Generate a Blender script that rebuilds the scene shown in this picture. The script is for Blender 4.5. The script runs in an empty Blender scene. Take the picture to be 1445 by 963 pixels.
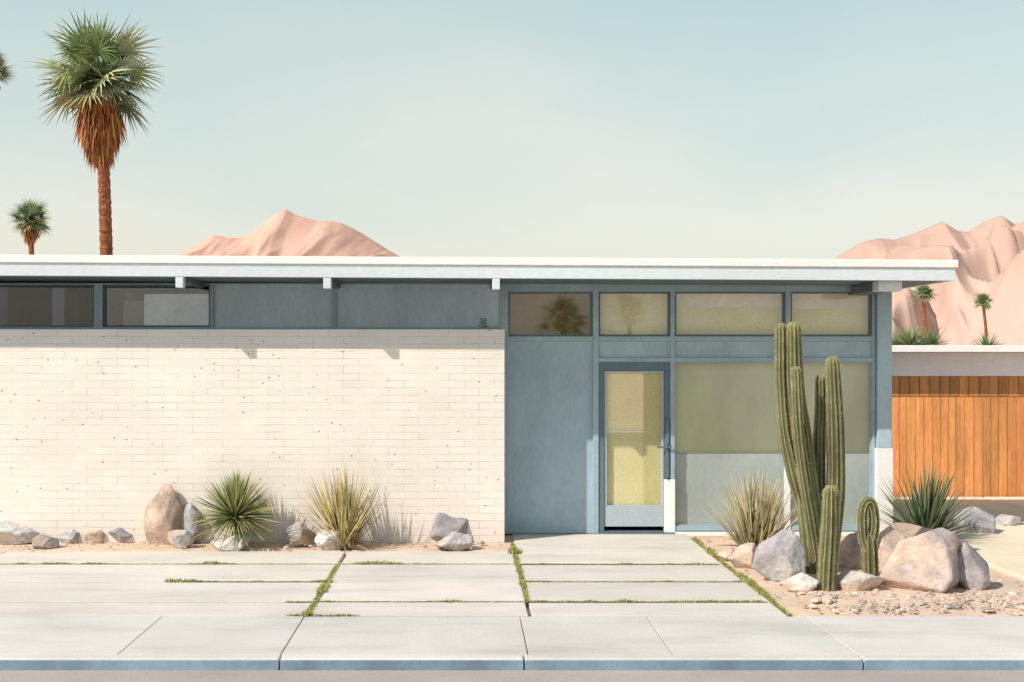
import bpy, bmesh, math, random
from mathutils import Vector, noise, Matrix
random.seed(7)
R=random.random
def U(a,b): return a+(b-a)*random.random()
SC=bpy.context.scene
COL=SC.collection
F=1690.0; EYE=2.2; CAMY=-15.0
# measured positions: d = distance from the street-side viewpoint line
def X(px,d=15.0): return (px-655)*d/F
def Z(py,d=15.0): return EYE-(py-505)*d/F
def DG(py): return EYE*F/(py-505)      # distance of a ground point
def Yd(d): return d+CAMY

# ---------------------------------------------------------------- materials
def mat(name,col,rough=0.7,ns=3.0,na=0.15,bs=60.0,bump=0.15,vcol=False,spec=0.3,stretch=(1,1,1),fine=0.06,bdist=0.01,metal=0,stain=0):
    m=bpy.data.materials.new(name); m.use_nodes=True
    nt=m.node_tree; N=nt.nodes; L=nt.links
    b=N['Principled BSDF']; b.inputs['Roughness'].default_value=rough
    b.inputs['Specular IOR Level'].default_value=spec; b.inputs['Metallic'].default_value=metal
    tc=N.new('ShaderNodeTexCoord'); mp=N.new('ShaderNodeMapping'); mp.inputs['Scale'].default_value=stretch
    L.new(tc.outputs['Object'],mp.inputs['Vector'])
    n1=N.new('ShaderNodeTexNoise'); n1.inputs['Scale'].default_value=ns; n1.inputs['Detail'].default_value=5; n1.inputs['Roughness'].default_value=0.6
    n2=N.new('ShaderNodeTexNoise'); n2.inputs['Scale'].default_value=bs; n2.inputs['Detail'].default_value=4
    L.new(mp.outputs[0],n1.inputs['Vector']); L.new(mp.outputs[0],n2.inputs['Vector'])
    r1=N.new('ShaderNodeMapRange'); r1.inputs['From Min'].default_value=0.3; r1.inputs['From Max'].default_value=0.7
    r1.inputs['To Min'].default_value=1-na; r1.inputs['To Max'].default_value=1+na
    L.new(n1.outputs['Fac'],r1.inputs['Value'])
    r2=N.new('ShaderNodeMapRange'); r2.inputs['From Min'].default_value=0.3; r2.inputs['From Max'].default_value=0.7
    r2.inputs['To Min'].default_value=1-fine; r2.inputs['To Max'].default_value=1+fine
    L.new(n2.outputs['Fac'],r2.inputs['Value'])
    mu=N.new('ShaderNodeMath'); mu.operation='MULTIPLY'; L.new(r1.outputs[0],mu.inputs[0]); L.new(r2.outputs[0],mu.inputs[1])
    fac=mu
    if stain:
        mps=N.new('ShaderNodeMapping'); mps.inputs['Scale'].default_value=(0.35,1.6,1); L.new(tc.outputs['Object'],mps.inputs[0])
        n3=N.new('ShaderNodeTexNoise'); n3.inputs['Scale'].default_value=1.4; n3.inputs['Detail'].default_value=7; n3.inputs['Roughness'].default_value=0.65; L.new(mps.outputs[0],n3.inputs['Vector'])
        r3=N.new('ShaderNodeMapRange'); r3.inputs['From Min'].default_value=0.50; r3.inputs['From Max'].default_value=0.68; r3.inputs['To Min'].default_value=1; r3.inputs['To Max'].default_value=1-stain
        L.new(n3.outputs['Fac'],r3.inputs['Value'])
        fac=N.new('ShaderNodeMath'); fac.operation='MULTIPLY'; L.new(mu.outputs[0],fac.inputs[0]); L.new(r3.outputs[0],fac.inputs[1])
    vm=N.new('ShaderNodeVectorMath'); vm.operation='SCALE'
    if vcol:
        at=N.new('ShaderNodeAttribute'); at.attribute_name='Col'
        mm=N.new('ShaderNodeVectorMath'); mm.operation='MULTIPLY'; mm.inputs[1].default_value=col
        L.new(at.outputs['Color'],mm.inputs[0]); L.new(mm.outputs[0],vm.inputs[0])
    else: vm.inputs[0].default_value=col
    L.new(fac.outputs[0],vm.inputs['Scale']); L.new(vm.outputs[0],b.inputs['Base Color'])
    if bump>0:
        bp=N.new('ShaderNodeBump'); bp.inputs['Strength'].default_value=bump; bp.inputs['Distance'].default_value=bdist
        L.new(n2.outputs['Fac'],bp.inputs['Height']); L.new(bp.outputs[0],b.inputs['Normal'])
    return m

def brick_mat(name='white_painted_brick',tone=(1,1,1),vis=0.72):
    m=bpy.data.materials.new(name); m.use_nodes=True
    nt=m.node_tree; N=nt.nodes; L=nt.links; b=N['Principled BSDF']; b.inputs['Roughness'].default_value=0.75
    b.inputs['Specular IOR Level'].default_value=0.2
    tc=N.new('ShaderNodeTexCoord'); sp=N.new('ShaderNodeSeparateXYZ'); cb=N.new('ShaderNodeCombineXYZ')
    L.new(tc.outputs['Object'],sp.inputs[0]); 
    wn=N.new('ShaderNodeTexNoise'); wn.inputs['Scale'].default_value=2.5; L.new(tc.outputs['Object'],wn.inputs['Vector'])
    wm=N.new('ShaderNodeMath'); wm.operation='MULTIPLY_ADD'; wm.inputs[1].default_value=0.02
    L.new(wn.outputs['Fac'],wm.inputs[0]); L.new(sp.outputs['Z'],wm.inputs[2])
    L.new(sp.outputs['X'],cb.inputs[0]); L.new(wm.outputs[0],cb.inputs[1])
    br=N.new('ShaderNodeTexBrick'); br.inputs['Scale'].default_value=1; br.inputs['Brick Width'].default_value=0.36
    br.inputs['Row Height'].default_value=0.088; br.inputs['Mortar Size'].default_value=0.0034; br.inputs['Mortar Smooth'].default_value=0.3
    def T(c): return (c[0]*tone[0],c[1]*tone[1],c[2]*tone[2],1)
    br.inputs['Color1'].default_value=T((0.80,0.735,0.665)); br.inputs['Color2'].default_value=T((0.76,0.69,0.62)); br.inputs['Mortar'].default_value=T((0.78,0.71,0.64))
    br.inputs['Bias'].default_value=-0.35
    L.new(cb.outputs[0],br.inputs['Vector'])
    n=N.new('ShaderNodeTexNoise'); n.inputs['Scale'].default_value=2.0; n.inputs['Detail'].default_value=9; n.inputs['Roughness'].default_value=0.85
    L.new(tc.outputs['Object'],n.inputs['Vector'])
    r=N.new('ShaderNodeMapRange'); r.inputs['From Min'].default_value=0.42; r.inputs['From Max'].default_value=0.62; r.inputs['To Min'].default_value=0.03; r.inputs['To Max'].default_value=vis
    L.new(n.outputs['Fac'],r.inputs['Value'])
    mf=N.new('ShaderNodeMath'); mf.operation='MULTIPLY'; L.new(br.outputs['Fac'],mf.inputs[0]); L.new(r.outputs[0],mf.inputs[1])
    mx=N.new('ShaderNodeMix'); mx.data_type='RGBA'; L.new(mf.outputs[0],mx.inputs['Factor']); L.new(br.outputs['Color'],mx.inputs['A']); mx.inputs['B'].default_value=(0.28,0.24,0.21,1)
    mp=N.new('ShaderNodeMapping'); mp.inputs['Scale'].default_value=(5,5,8); L.new(tc.outputs['Object'],mp.inputs[0])
    vo=N.new('ShaderNodeTexVoronoi'); vo.inputs['Scale'].default_value=1.3; L.new(mp.outputs[0],vo.inputs['Vector'])
    n3=N.new('ShaderNodeTexNoise'); n3.inputs['Scale'].default_value=30; L.new(tc.outputs['Object'],n3.inputs['Vector'])
    ad=N.new('ShaderNodeMath'); ad.operation='MULTIPLY_ADD'; ad.inputs[1].default_value=0.12; L.new(n3.outputs['Fac'],ad.inputs[0]); L.new(vo.outputs['Distance'],ad.inputs[2])
    lt=N.new('ShaderNodeMapRange'); lt.inputs['From Min'].default_value=0.13; lt.inputs['From Max'].default_value=0.155; lt.inputs['To Min'].default_value=0.85; lt.inputs['To Max'].default_value=0
    L.new(ad.outputs[0],lt.inputs['Value'])
    mx2=N.new('ShaderNodeMix'); mx2.data_type='RGBA'; L.new(lt.outputs[0],mx2.inputs['Factor']); L.new(mx.outputs['Result'],mx2.inputs['A']); mx2.inputs['B'].default_value=(0.2,0.15,0.12,1)
    nw=N.new('ShaderNodeTexNoise'); nw.inputs['Scale'].default_value=0.9; nw.inputs['Detail'].default_value=6; L.new(tc.outputs['Object'],nw.inputs['Vector'])
    rw=N.new('ShaderNodeMapRange'); rw.inputs['From Min'].default_value=0.35; rw.inputs['From Max'].default_value=0.65; rw.inputs['To Min'].default_value=0.93; rw.inputs['To Max'].default_value=1.03; L.new(nw.outputs['Fac'],rw.inputs['Value'])
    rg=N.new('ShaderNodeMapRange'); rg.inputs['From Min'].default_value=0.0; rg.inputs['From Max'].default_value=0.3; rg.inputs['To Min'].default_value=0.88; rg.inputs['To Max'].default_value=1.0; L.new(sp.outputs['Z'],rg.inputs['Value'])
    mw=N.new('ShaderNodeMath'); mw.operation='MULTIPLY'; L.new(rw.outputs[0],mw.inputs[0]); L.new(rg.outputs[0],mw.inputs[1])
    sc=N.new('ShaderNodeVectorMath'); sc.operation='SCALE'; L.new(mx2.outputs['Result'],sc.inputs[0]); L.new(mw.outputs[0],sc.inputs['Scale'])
    L.new(sc.outputs[0],b.inputs['Base Color'])
    bp=N.new('ShaderNodeBump'); bp.inputs['Strength'].default_value=0.35; bp.inputs['Distance'].default_value=0.006; bp.invert=True
    n4=N.new('ShaderNodeTexNoise'); n4.inputs['Scale'].default_value=45; n4.inputs['Detail'].default_value=4; L.new(tc.outputs['Object'],n4.inputs['Vector'])
    a2=N.new('ShaderNodeMath'); a2.operation='MULTIPLY_ADD'; a2.inputs[1].default_value=0.5; L.new(n4.outputs['Fac'],a2.inputs[0]); L.new(mf.outputs[0],a2.inputs[2])
    a3=N.new('ShaderNodeMath'); a3.operation='ADD'; L.new(a2.outputs[0],a3.inputs[0]); L.new(lt.outputs[0],a3.inputs[1])
    L.new(a3.outputs[0],bp.inputs['Height']); L.new(bp.outputs[0],b.inputs['Normal'])
    return m

def glass_mat(name,refl=0.2,tint=(0.9,0.92,0.9),rough=0.015,bump=0.12):
    m=bpy.data.materials.new(name); m.use_nodes=True
    nt=m.node_tree; N=nt.nodes; L=nt.links; N.remove(N['Principled BSDF']); out=N['Material Output']
    t=N.new('ShaderNodeBsdfTransparent'); t.inputs[0].default_value=(*tint,1)
    g=N.new('ShaderNodeBsdfGlossy'); g.inputs['Roughness'].default_value=rough; g.inputs[0].default_value=(0.95,0.97,1,1)
    tc=N.new('ShaderNodeTexCoord'); n=N.new('ShaderNodeTexNoise'); n.inputs['Scale'].default_value=1.6; n.inputs['Detail'].default_value=1
    L.new(tc.outputs['Object'],n.inputs['Vector']); bp=N.new('ShaderNodeBump'); bp.inputs['Strength'].default_value=bump; bp.inputs['Distance'].default_value=0.01
    L.new(n.outputs['Fac'],bp.inputs['Height']); L.new(bp.outputs[0],g.inputs['Normal'])
    mx=N.new('ShaderNodeMixShader'); mx.inputs[0].default_value=refl
    L.new(t.outputs[0],mx.inputs[1]); L.new(g.outputs[0],mx.inputs[2]); L.new(mx.outputs[0],out.inputs[0])
    return m

M={}
M['brick']=brick_mat()
M['eaveshade']=brick_mat('brick_eave_shade',(0.80,0.84,0.90),0.95)  # eave shadow painted into the brick colour
M['blue']=mat('blue_grey_paint',(0.35,0.46,0.53),0.55,1.6,0.13,25,0.05,stretch=(1,1,0.5))
M['blue2']=mat('blue_grey_upper_paint',(0.50,0.62,0.70),0.55,1.6,0.13,25,0.05,stretch=(1,1,0.5))
M['bluedark']=mat('dark_blue_grey_paint',(0.12,0.175,0.21),0.5,2.5,0.12,25,0.05)
M['frame']=mat('mullion_paint',(0.32,0.425,0.48),0.45,3,0.1,30,0.04)
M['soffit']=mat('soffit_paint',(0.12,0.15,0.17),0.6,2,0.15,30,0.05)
M['cap']=mat('roof_cap_white',(0.83,0.81,0.78),0.5,1.2,0.05,30,0.05,stretch=(0.4,1,1))
M['fascia']=mat('fascia_pale_grey',(0.62,0.68,0.70),0.55,1.0,0.07,30,0.05,stretch=(0.4,1,1))
M['white']=mat('white_trim',(0.82,0.81,0.79),0.5,2,0.06,30,0.05)  # trim, and painted sunlight on lower column, mullions and jamb
M['pale']=mat('pale_door_rail',(0.40,0.47,0.51),0.5,2,0.06,30,0.05)
M['glass']=glass_mat('window_glass',0.12,(0.92,0.92,0.88))
M['glassdoor']=glass_mat('door_glass',0.07,(0.97,0.97,0.95),0.05,0.03)
M['glassbig']=glass_mat('hazy_window_glass',0.17,(0.92,0.94,0.92),0.22,0.08)
M['glassdark']=glass_mat('clerestory_glass',0.07,(0.6,0.61,0.66))
M['glassmid']=glass_mat('clerestory_clear_glass',0.12,(0.92,0.94,0.96))
M['inside']=mat('interior_plaster',(0.19,0.17,0.19),0.9,1.0,0.3,10,0)
M['olive']=mat('olive_reflection',(0.58,0.57,0.38),0.95,0.8,0.28,30,0.05,stretch=(1,1,0.5),fine=0.02)  # reflection in the large panes put into this colour
M['olive2']=mat('transom_olive_reflection',(0.78,0.73,0.50),0.9,1.0,0.15,30,0.1)  # beige reflection in the upper panes, painted on a sheet
M['cream']=mat('cream_reflection',(0.85,0.82,0.72),0.9,1.5,0.12,30,0.1,stretch=(0.5,1,1))  # paler part of the painted pane reflection
M['brown']=mat('brown_blind',(0.21,0.155,0.06),0.9,1.2,0.35,30,0.1)
M['yellow']=mat('yellow_curtain',(0.66,0.60,0.32),0.9,1,0.05,30,0.05)
M['yellow2']=mat('ochre_curtain',(0.53,0.48,0.23),0.9,1,0.05,30,0.05)
M['yellowpale']=mat('pale_curtain',(0.94,0.80,0.50),0.9,1,0.06,30,0.05)
M['litpane']=mat('lit_pane_tone',(0.47,0.52,0.52),0.6,0.9,0.14,20,0.03,stretch=(1,1,0.6))  # sunlit lower glass painted as a paler sheet
M['slate']=mat('slate_pane_light',(0.66,0.78,0.86),0.9,2,0.15,20,0.05)  # pale sheet colour imitating a reflection in the clerestory
M['shade']=mat('grey_blind',(0.24,0.25,0.28),0.9,2,0.15,20,0.05)
M['black']=mat('dark_metal',(0.03,0.04,0.05),0.35,5,0.1,30,0)
M['concrete']=mat('driveway_concrete',(0.62,0.585,0.535),0.85,0.9,0.09,70,0.2,vcol=True,fine=0.08,bdist=0.004,stain=0.17)
M['kerbshade']=mat('kerb_face_shade',(0.20,0.28,0.345),0.8,2.0,0.28,50,0.25)  # bluish shade of the kerb front put into its colour
M['asphalt']=mat('road_asphalt',(0.39,0.34,0.315),0.9,0.7,0.12,110,0.4,fine=0.14)
M['sand']=mat('sandy_soil',(0.64,0.48,0.36),0.95,1.6,0.17,70,0.5,fine=0.1,bdist=0.02)
M['desert']=mat('desert_ground',(0.42,0.33,0.25),0.95,0.08,0.2,8,0.3,fine=0.1,bdist=0.05)
M['cream_conc']=mat('neighbour_concrete',(0.74,0.64,0.48),0.85,0.8,0.1,60,0.15,vcol=True,fine=0.04)
M['cactus']=mat('cactus_skin',(1,1,1),0.65,6,0.2,80,0.15,vcol=True,fine=0.12)
M['leaf']=mat('leaf_blades',(1,1,1),0.55,4,0.2,40,0.0,vcol=True)
M['trunk']=mat('palm_trunk_bark',(0.27,0.095,0.045),0.9,5,0.5,14,0.8,stretch=(1,1,1.6),fine=0.45,bdist=0.06)
M['rock']=mat('boulder_stone',(1,1,1),0.85,2.5,0.22,28,0.5,vcol=True,fine=0.12,bdist=0.025)
M['mount']=mat('mountain_rock',(1,1,1),1.0,0.012,0.07,0.06,0.2,vcol=True,spec=0.0,fine=0.05,bdist=4)
M['wood']=mat('cedar_boards',(0.70,0.30,0.10),0.55,4,0.22,30,0.2,vcol=True,stretch=(3,3,0.25),fine=0.15)
M['lav']=mat('lavender_plaster',(0.68,0.66,0.70),0.8,1.5,0.08,40,0.1)
M['weed']=mat('joint_weeds',(1,1,1),0.7,5,0.3,40,0,vcol=True)
M['pebble']=mat('gravel_pebbles',(1,1,1),0.9,8,0.2,50,0.2,vcol=True)

# ---------------------------------------------------------------- mesh helper
class MB:
    def __init__(s): s.v=[];s.f=[];s.c=[];s.col=(1,1,1)
    def vert(s,p,c=None): s.v.append(tuple(p)); s.c.append(c or s.col); return len(s.v)-1
    def face(s,*i): s.f.append(tuple(i))
    def box(s,x0,x1,y0,y1,z0,z1,c=None):
        i=[s.vert(p,c) for p in ((x0,y0,z0),(x1,y0,z0),(x1,y1,z0),(x0,y1,z0),(x0,y0,z1),(x1,y0,z1),(x1,y1,z1),(x0,y1,z1))]
        for q in ((0,3,2,1),(4,5,6,7),(0,1,5,4),(1,2,6,5),(2,3,7,6),(3,0,4,7)): s.face(*[i[k] for k in q])
def mk(name,mb,m,parent=None,origin=None,bevel=0,smooth=False):
    if parent is not None: o0=Vector(parent['_w']) if '_w' in parent else Vector((0,0,0))
    else: o0=Vector(origin or (0,0,0))
    me=bpy.data.meshes.new(name)
    me.from_pydata([tuple(Vector(p)-o0) for p in mb.v],[],mb.f)
    a=me.color_attributes.new('Col','FLOAT_COLOR','POINT')
    flat=[]
    for c in mb.c: flat+= [c[0],c[1],c[2],1]
    a.data.foreach_set('color',flat)
    if smooth: me.polygons.foreach_set('use_smooth',[True]*len(me.polygons))
    me.materials.append(m); me.update()
    ob=bpy.data.objects.new(name,me); COL.objects.link(ob)
    if parent is not None: ob.parent=parent; ob['_w']=tuple(o0)
    else: ob.location=o0; ob['_w']=tuple(o0)
    if bevel:
        bv=ob.modifiers.new('Bevel','BEVEL'); bv.width=bevel; bv.segments=2; bv.limit_method='ANGLE'
    return ob
def thing(name,loc,label,cat,group=None):
    e=bpy.data.objects.new(name,None); e.location=loc; e.empty_display_size=0.3; COL.objects.link(e)
    e['_w']=tuple(loc); tag(e,label,cat,group); return e
def tag(o,label,cat,group=None):
    o['label']=label; o['category']=cat
    if group: o['group']=group
def struct(o): o['kind']='structure'

# ---------------------------------------------------------------- ground
def sheet(name,x0,x1,y0,y1,z,m,th=0.0):
    mb=MB()
    if th: mb.box(x0,x1,y0,y1,z-th,z)
    else:
        i=[mb.vert(p) for p in((x0,y0,z),(x1,y0,z),(x1,y1,z),(x0,y1,z))]; mb.face(*i)
    o=mk(name,mb,m); struct(o); return o
sheet('ground',-3000,3000,-3000,3000,-0.16,M['desert'])
sheet('road',-200,200,-19,-6.1,-0.085,M['asphalt'])
sheet('opposite_pavement',-200,200,-21,-19.004,0.0,M['sand'],0.15)
ks=Yd(8.75)
mb=MB(); nx,ny=220,90
ids={}
for j in range(ny+1):
    for i in range(nx+1):
        x=-11+22*i/nx; y=Yd(10.19)+ (20-Yd(10.19))*((j/ny)**1.6)
        z=-0.012+0.03*(noise.noise(Vector((x*1.3,y*1.3,0)))*0.5)+0.012*noise.noise(Vector((x*6,y*6,3)))
        if x>2.85 and -4.7<y<-0.2: z+=0.03*min(1,(x-2.85)*2)*min(1,(y+4.7)*2)
        elif x<2.85 and y<Yd(13.6): z=-0.05
        z=min(z,0.05)
        if -0.2<y and x<6: z=-0.02
        ids[i,j]=mb.vert((x,y,z))
for j in range(ny):
    for i in range(nx): mb.face(ids[i,j],ids[i+1,j],ids[i+1,j+1],ids[i,j+1])
o=mk('garden_soil',mb,M['sand'],smooth=True); struct(o)
sheet('terrain',-80,80,ks+0.3,90,-0.07,M['sand'])

def slab_tone():
    t=U(0.93,1.05); w=U(-0.015,0.015); return (t+w,t,t-w)
mb=MB()
rows=[Yd(10.21),Yd(10.78),Yd(11.74),Yd(12.74),Yd(13.63)]
cols=[-9.5,-5.2,-1.34,0.57,2.77]
for a,b in zip(rows[:-1],rows[1:]):
    for c0,c1 in zip(cols[:-1],cols[1:]):
        g=0.012; j=[U(-0.008,0.008) for _ in range(4)]
        gx0 = 0.02 if c0>-5 else 0.004
        mb.box(c0+gx0+j[0],c1-(0.02 if c1>-5 else 0.004)+j[1],a+g+j[2],b-g+j[3],-0.08,0.0+U(-0.003,0.003),slab_tone())
mb.box(0.60,2.75,Yd(13.63)+0.012,-0.095,-0.08,0.004,slab_tone())
o=mk('driveway',mb,M['concrete'],bevel=0.006); struct(o)
mb=MB(); js=[-11,-8.2,-5.4,-2.57,-1.36,0.475,1.55,2.91,5.7,8.5,11]
for a,b in zip(js[:-1],js[1:]):
    mb.box(a+0.004,b-0.004,ks+0.13,Yd(10.19),-0.15,-0.001+U(-0.002,0.002),slab_tone())
o=mk('pavement',mb,M['concrete'],bevel=0.004); struct(o)
mb=MB(); kj=[-11,-7,-4.2,-1.35,0.44,2.92,5.7,11]
for a,b in zip(kj[:-1],kj[1:]):
    mb.box(a+0.005,b-0.005,ks+0.012,ks+0.126,-0.15,0.0,slab_tone())
o=mk('kerb',mb,M['concrete'],bevel=0.012); struct(o)
mb=MB()
for a,b in zip(kj[:-1],kj[1:]): mb.box(a+0.006,b-0.006,ks,ks+0.0115,-0.15,-0.012)
o=mk('kerb_face',mb,M['kerbshade'],bevel=0.004); struct(o)
mb=MB()
ry=[Yd(11.7),Yd(12.9),Yd(14.0),Yd(15.3),Yd(16.8),Yd(18.5)]
for a,b in zip(ry[:-1],ry[1:]):
    for c0,c1 in ((5.45,8.0),(8.0,11),(11,15)):
        mb.box(c0+0.02,c1-0.02,a+0.02,b-0.02,-0.06,0.055,slab_tone())
o=mk('neighbour_driveway',mb,M['cream_conc'],bevel=0.01); struct(o)

mb=MB()
def weeds(x0,y0,x1,y1,dens,w=0.02,h=0.03,th=-0.25):
    L=math.hypot(x1-x0,y1-y0); n=int(L*dens)
    for k in range(n):
        t=R(); x=x0+(x1-x0)*t; y=y0+(y1-y0)*t
        q=noise.noise(Vector((x*1.7,y*1.7,9)))+0.5*noise.noise(Vector((x*6,y*6,2)))
        if q<th+U(-.15,.15): continue
        s=(0.45+max(0,q)*2.2)
        x+=random.gauss(0,w*s); y+=random.gauss(0,w*s)
        a=U(0,6.28); hh=h*U(.4,1.2)*s; dx=math.cos(a)*0.006; dy=math.sin(a)*0.006
        lx=random.gauss(0,0.016); ly=random.gauss(0,0.014)
        g=U(0.9,1.6); c=random.choice([(0.24*g,0.27*g,0.06*g),(0.34*g,0.33*g,0.10*g),(0.17*g,0.20*g,0.05*g),(0.36*g,0.29*g,0.14*g)])
        i=[mb.vert((x-dx,y-dy,0.0),c),mb.vert((x+dx,y+dy,0.0),c),mb.vert((x+lx,y+ly,hh),c)]; mb.face(*i)
weeds(-1.34,rows[0],-1.34,rows[3],1700,0.018,th=-0.8)
weeds(0.57,rows[1],0.57,Yd(14.2),1700,0.016,th=-0.8)
weeds(2.78,rows[0],2.78,Yd(14.5),1300,0.014,th=-0.7)
for (yy,xa,xb,dn,th) in ((rows[3],-5.8,-1.3,1100,-0.75),(rows[3],-1.3,2.7,800,-0.5),(rows[2],-2.9,-1.3,1200,-0.6),(rows[2],0.6,2.75,1200,-0.6),(rows[1],-1.6,2.7,900,-0.4),(rows[0],-1.5,-0.9,400,-.3)):
    weeds(xa,yy,xb,yy,dn,0.010,0.022,th)
o=mk('weeds',mb,M['weed']); o['kind']='stuff'; o['label']='small green weeds growing in the paving joints'; o['category']='weeds'

# ---------------------------------------------------------------- house
H=thing('modern_house',(0,0,0),'low mid-century house with white brick wall and blue-grey glazed entrance','house')
WX=57*14.3/F; WT=Z(465,14.3); WC=Z(491.5,14.3)
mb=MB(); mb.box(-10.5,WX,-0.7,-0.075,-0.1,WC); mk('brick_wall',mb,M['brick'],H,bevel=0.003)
mb=MB(); mb.box(-10.5,WX+0.001,-0.702,-0.074,WC+0.001,WT); mk('wall_eave_shade',mb,M['eaveshade'],H,bevel=0.003)  # top courses toned grey-blue to imitate the eave shadow
XB=3.0  # unseen rear cut to an L, shaped so its shadow misses the garage
mb=MB(); mb.box(X(1232)+0.02,X(1254)-0.01,0.15,0.95,-0.1,3.05); mb.box(XB,X(1232)+0.02,0.85,0.95,-0.1,3.05)
mb.box(XB-0.1,XB,0.96,6.84,-0.1,3.05); mb.box(-10.5,XB,6.85,7.0,-0.1,3.05); mb.box(-10.5,-10.35,-0.05,6.84,-0.1,3.05)
mk('outer_wall',mb,M['blue'],H)
mb=MB(); mb.box(-10.3,XB-0.11,2.6,2.7,0,3.05); mb.box(-10.3,XB-0.11,0.2,2.59,-0.05,0.002); mb.box(-5.25,-5.0,0.5,2.55,0,3.05);mb.box(-4.35,-4.25,0.4,2.55,0,3.05)
mk('interior_wall',mb,M['inside'],H)
def slope(mb):
    mb.v=[(x,y,z-0.0055*x-0.018) for x,y,z in mb.v]
RY=Yd(13.8)
def prism(mb,poly,z0,z1):
    a=[mb.vert((x,y,z0)) for x,y in poly]; b=[mb.vert((x,y,z1)) for x,y in poly]; n=len(poly)
    mb.face(*a[::-1]); mb.face(*b)
    for k in range(n): mb.face(a[k],a[(k+1)%n],b[(k+1)%n],b[k])
mb=MB(); prism(mb,[(-10.8,RY-0.02),(5.69,RY-0.02),(5.69,1.15),(XB+0.2,1.15),(XB+0.2,7.3),(-10.8,7.3)],3.285,3.375); slope(mb); roof=mk('roof',mb,M['cap'],H,bevel=0.008)
mb=MB(); mb.box(-10.75,5.655,RY,RY+0.06,3.135,3.284); mb.box(5.595,5.654,RY+0.061,1.1,3.135,3.284); slope(mb); mk('fascia',mb,M['fascia'],roof,bevel=0.004)
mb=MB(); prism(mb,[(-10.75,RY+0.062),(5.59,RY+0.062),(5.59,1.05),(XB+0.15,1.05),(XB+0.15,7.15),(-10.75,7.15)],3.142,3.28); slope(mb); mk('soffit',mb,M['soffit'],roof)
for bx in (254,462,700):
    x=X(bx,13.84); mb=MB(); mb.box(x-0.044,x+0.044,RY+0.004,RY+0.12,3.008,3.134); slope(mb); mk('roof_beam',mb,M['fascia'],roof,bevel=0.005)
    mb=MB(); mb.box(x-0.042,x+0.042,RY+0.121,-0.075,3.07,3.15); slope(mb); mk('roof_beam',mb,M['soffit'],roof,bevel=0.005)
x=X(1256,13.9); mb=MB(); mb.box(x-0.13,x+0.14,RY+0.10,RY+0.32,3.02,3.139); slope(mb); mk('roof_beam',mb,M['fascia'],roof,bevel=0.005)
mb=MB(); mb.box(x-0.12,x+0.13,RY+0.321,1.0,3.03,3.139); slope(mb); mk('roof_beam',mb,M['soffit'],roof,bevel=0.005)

mb=MB(); ZT=3.13
for a,b,z0,z1 in ((705,717,0,ZT),(836,844,0,ZT),(945,951,0.0,ZT),(1107,1114,0.0,ZT),(1229,1233,0,ZT)):
    mb.box(X(a),X(b),-0.06,0.06,z0,z1)
for a,b,p,q in ((717,1231,400,412),(717,1231,475,482),(844,1231,505,511),(951,1231,742,749)):
    mb.box(X(a)-0.01,X(b),-0.05,0.05,Z(q),Z(p))
mk('facade_frame',mb,M['frame'],H,bevel=0.004)
mb=MB()
for a,b in ((135,147),(298,303),(470,475)): mb.box(X(a),X(b),-0.07,0.05,2.4,ZT)
mb.box(-10.3,X(705)-0.003,-0.065,0.045,2.4,Z(462)); mb.box(-10.3,X(705)-0.003,-0.066,0.045,Z(402),ZT)
mk('clerestory_frame',mb,M['frame'],H,bevel=0.004)
mb=MB(); mb.box(X(717)-0.01,X(836)+0.01,-0.02,0.03,0.0,Z(482)+0.01); mk('facade_panel',mb,M['blue'],H)
for a,b in ((844,945),(951,1107),(1114,1229)):
    mb=MB(); mb.box(X(a)-0.01,X(b)+0.01,-0.02,0.03,Z(505)-0.01,Z(482)+0.01); mk('spandrel_panel',mb,M['blue'],H)
for a,b in ((303,470),(475,705)):
    mb=MB(); mb.box(X(a)-0.005,X(b)+0.005,-0.03,0.03,2.38,Z(402)+0.01); mk('facade_panel',mb,M['blue2'],H)
mb=MB(); mb.box(X(1234),X(1254),-0.12,0.14,Z(632),3.12); mk('corner_column',mb,M['blue'],H,bevel=0.005)
mb=MB(); mb.box(X(1232),X(1255.5),-0.125,0.145,-0.02,Z(632)-0.001); mk('column_sun_tone',mb,M['white'],H,bevel=0.006)  # white foot paints sunlight below the eave shadow edge
mb=MB(); mb.box(X(1106),X(1113.5),-0.064,-0.0,0.0,Z(630)); mk('mullion_sun_tone',mb,M['white'],H,bevel=0.003)  # white strip paints sunlight on the lower mullion
mb=MB(); mb.box(X(944.5),X(951.5),-0.064,-0.0,0.0,Z(676)); mk('mullion_sun_tone',mb,M['white'],H,bevel=0.003)  # sunlight painted as white on the lower door mullion
mb=MB(); mb.box(X(951.5),X(1233),-0.09,-0.065,-0.02,0.03); mk('threshold',mb,M['white'],H,bevel=0.004)
mb=MB(); mb.box(X(844),X(951),-0.09,-0.065,-0.02,0.022); mk('threshold',mb,M['bluedark'],H,bevel=0.004)

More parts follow.
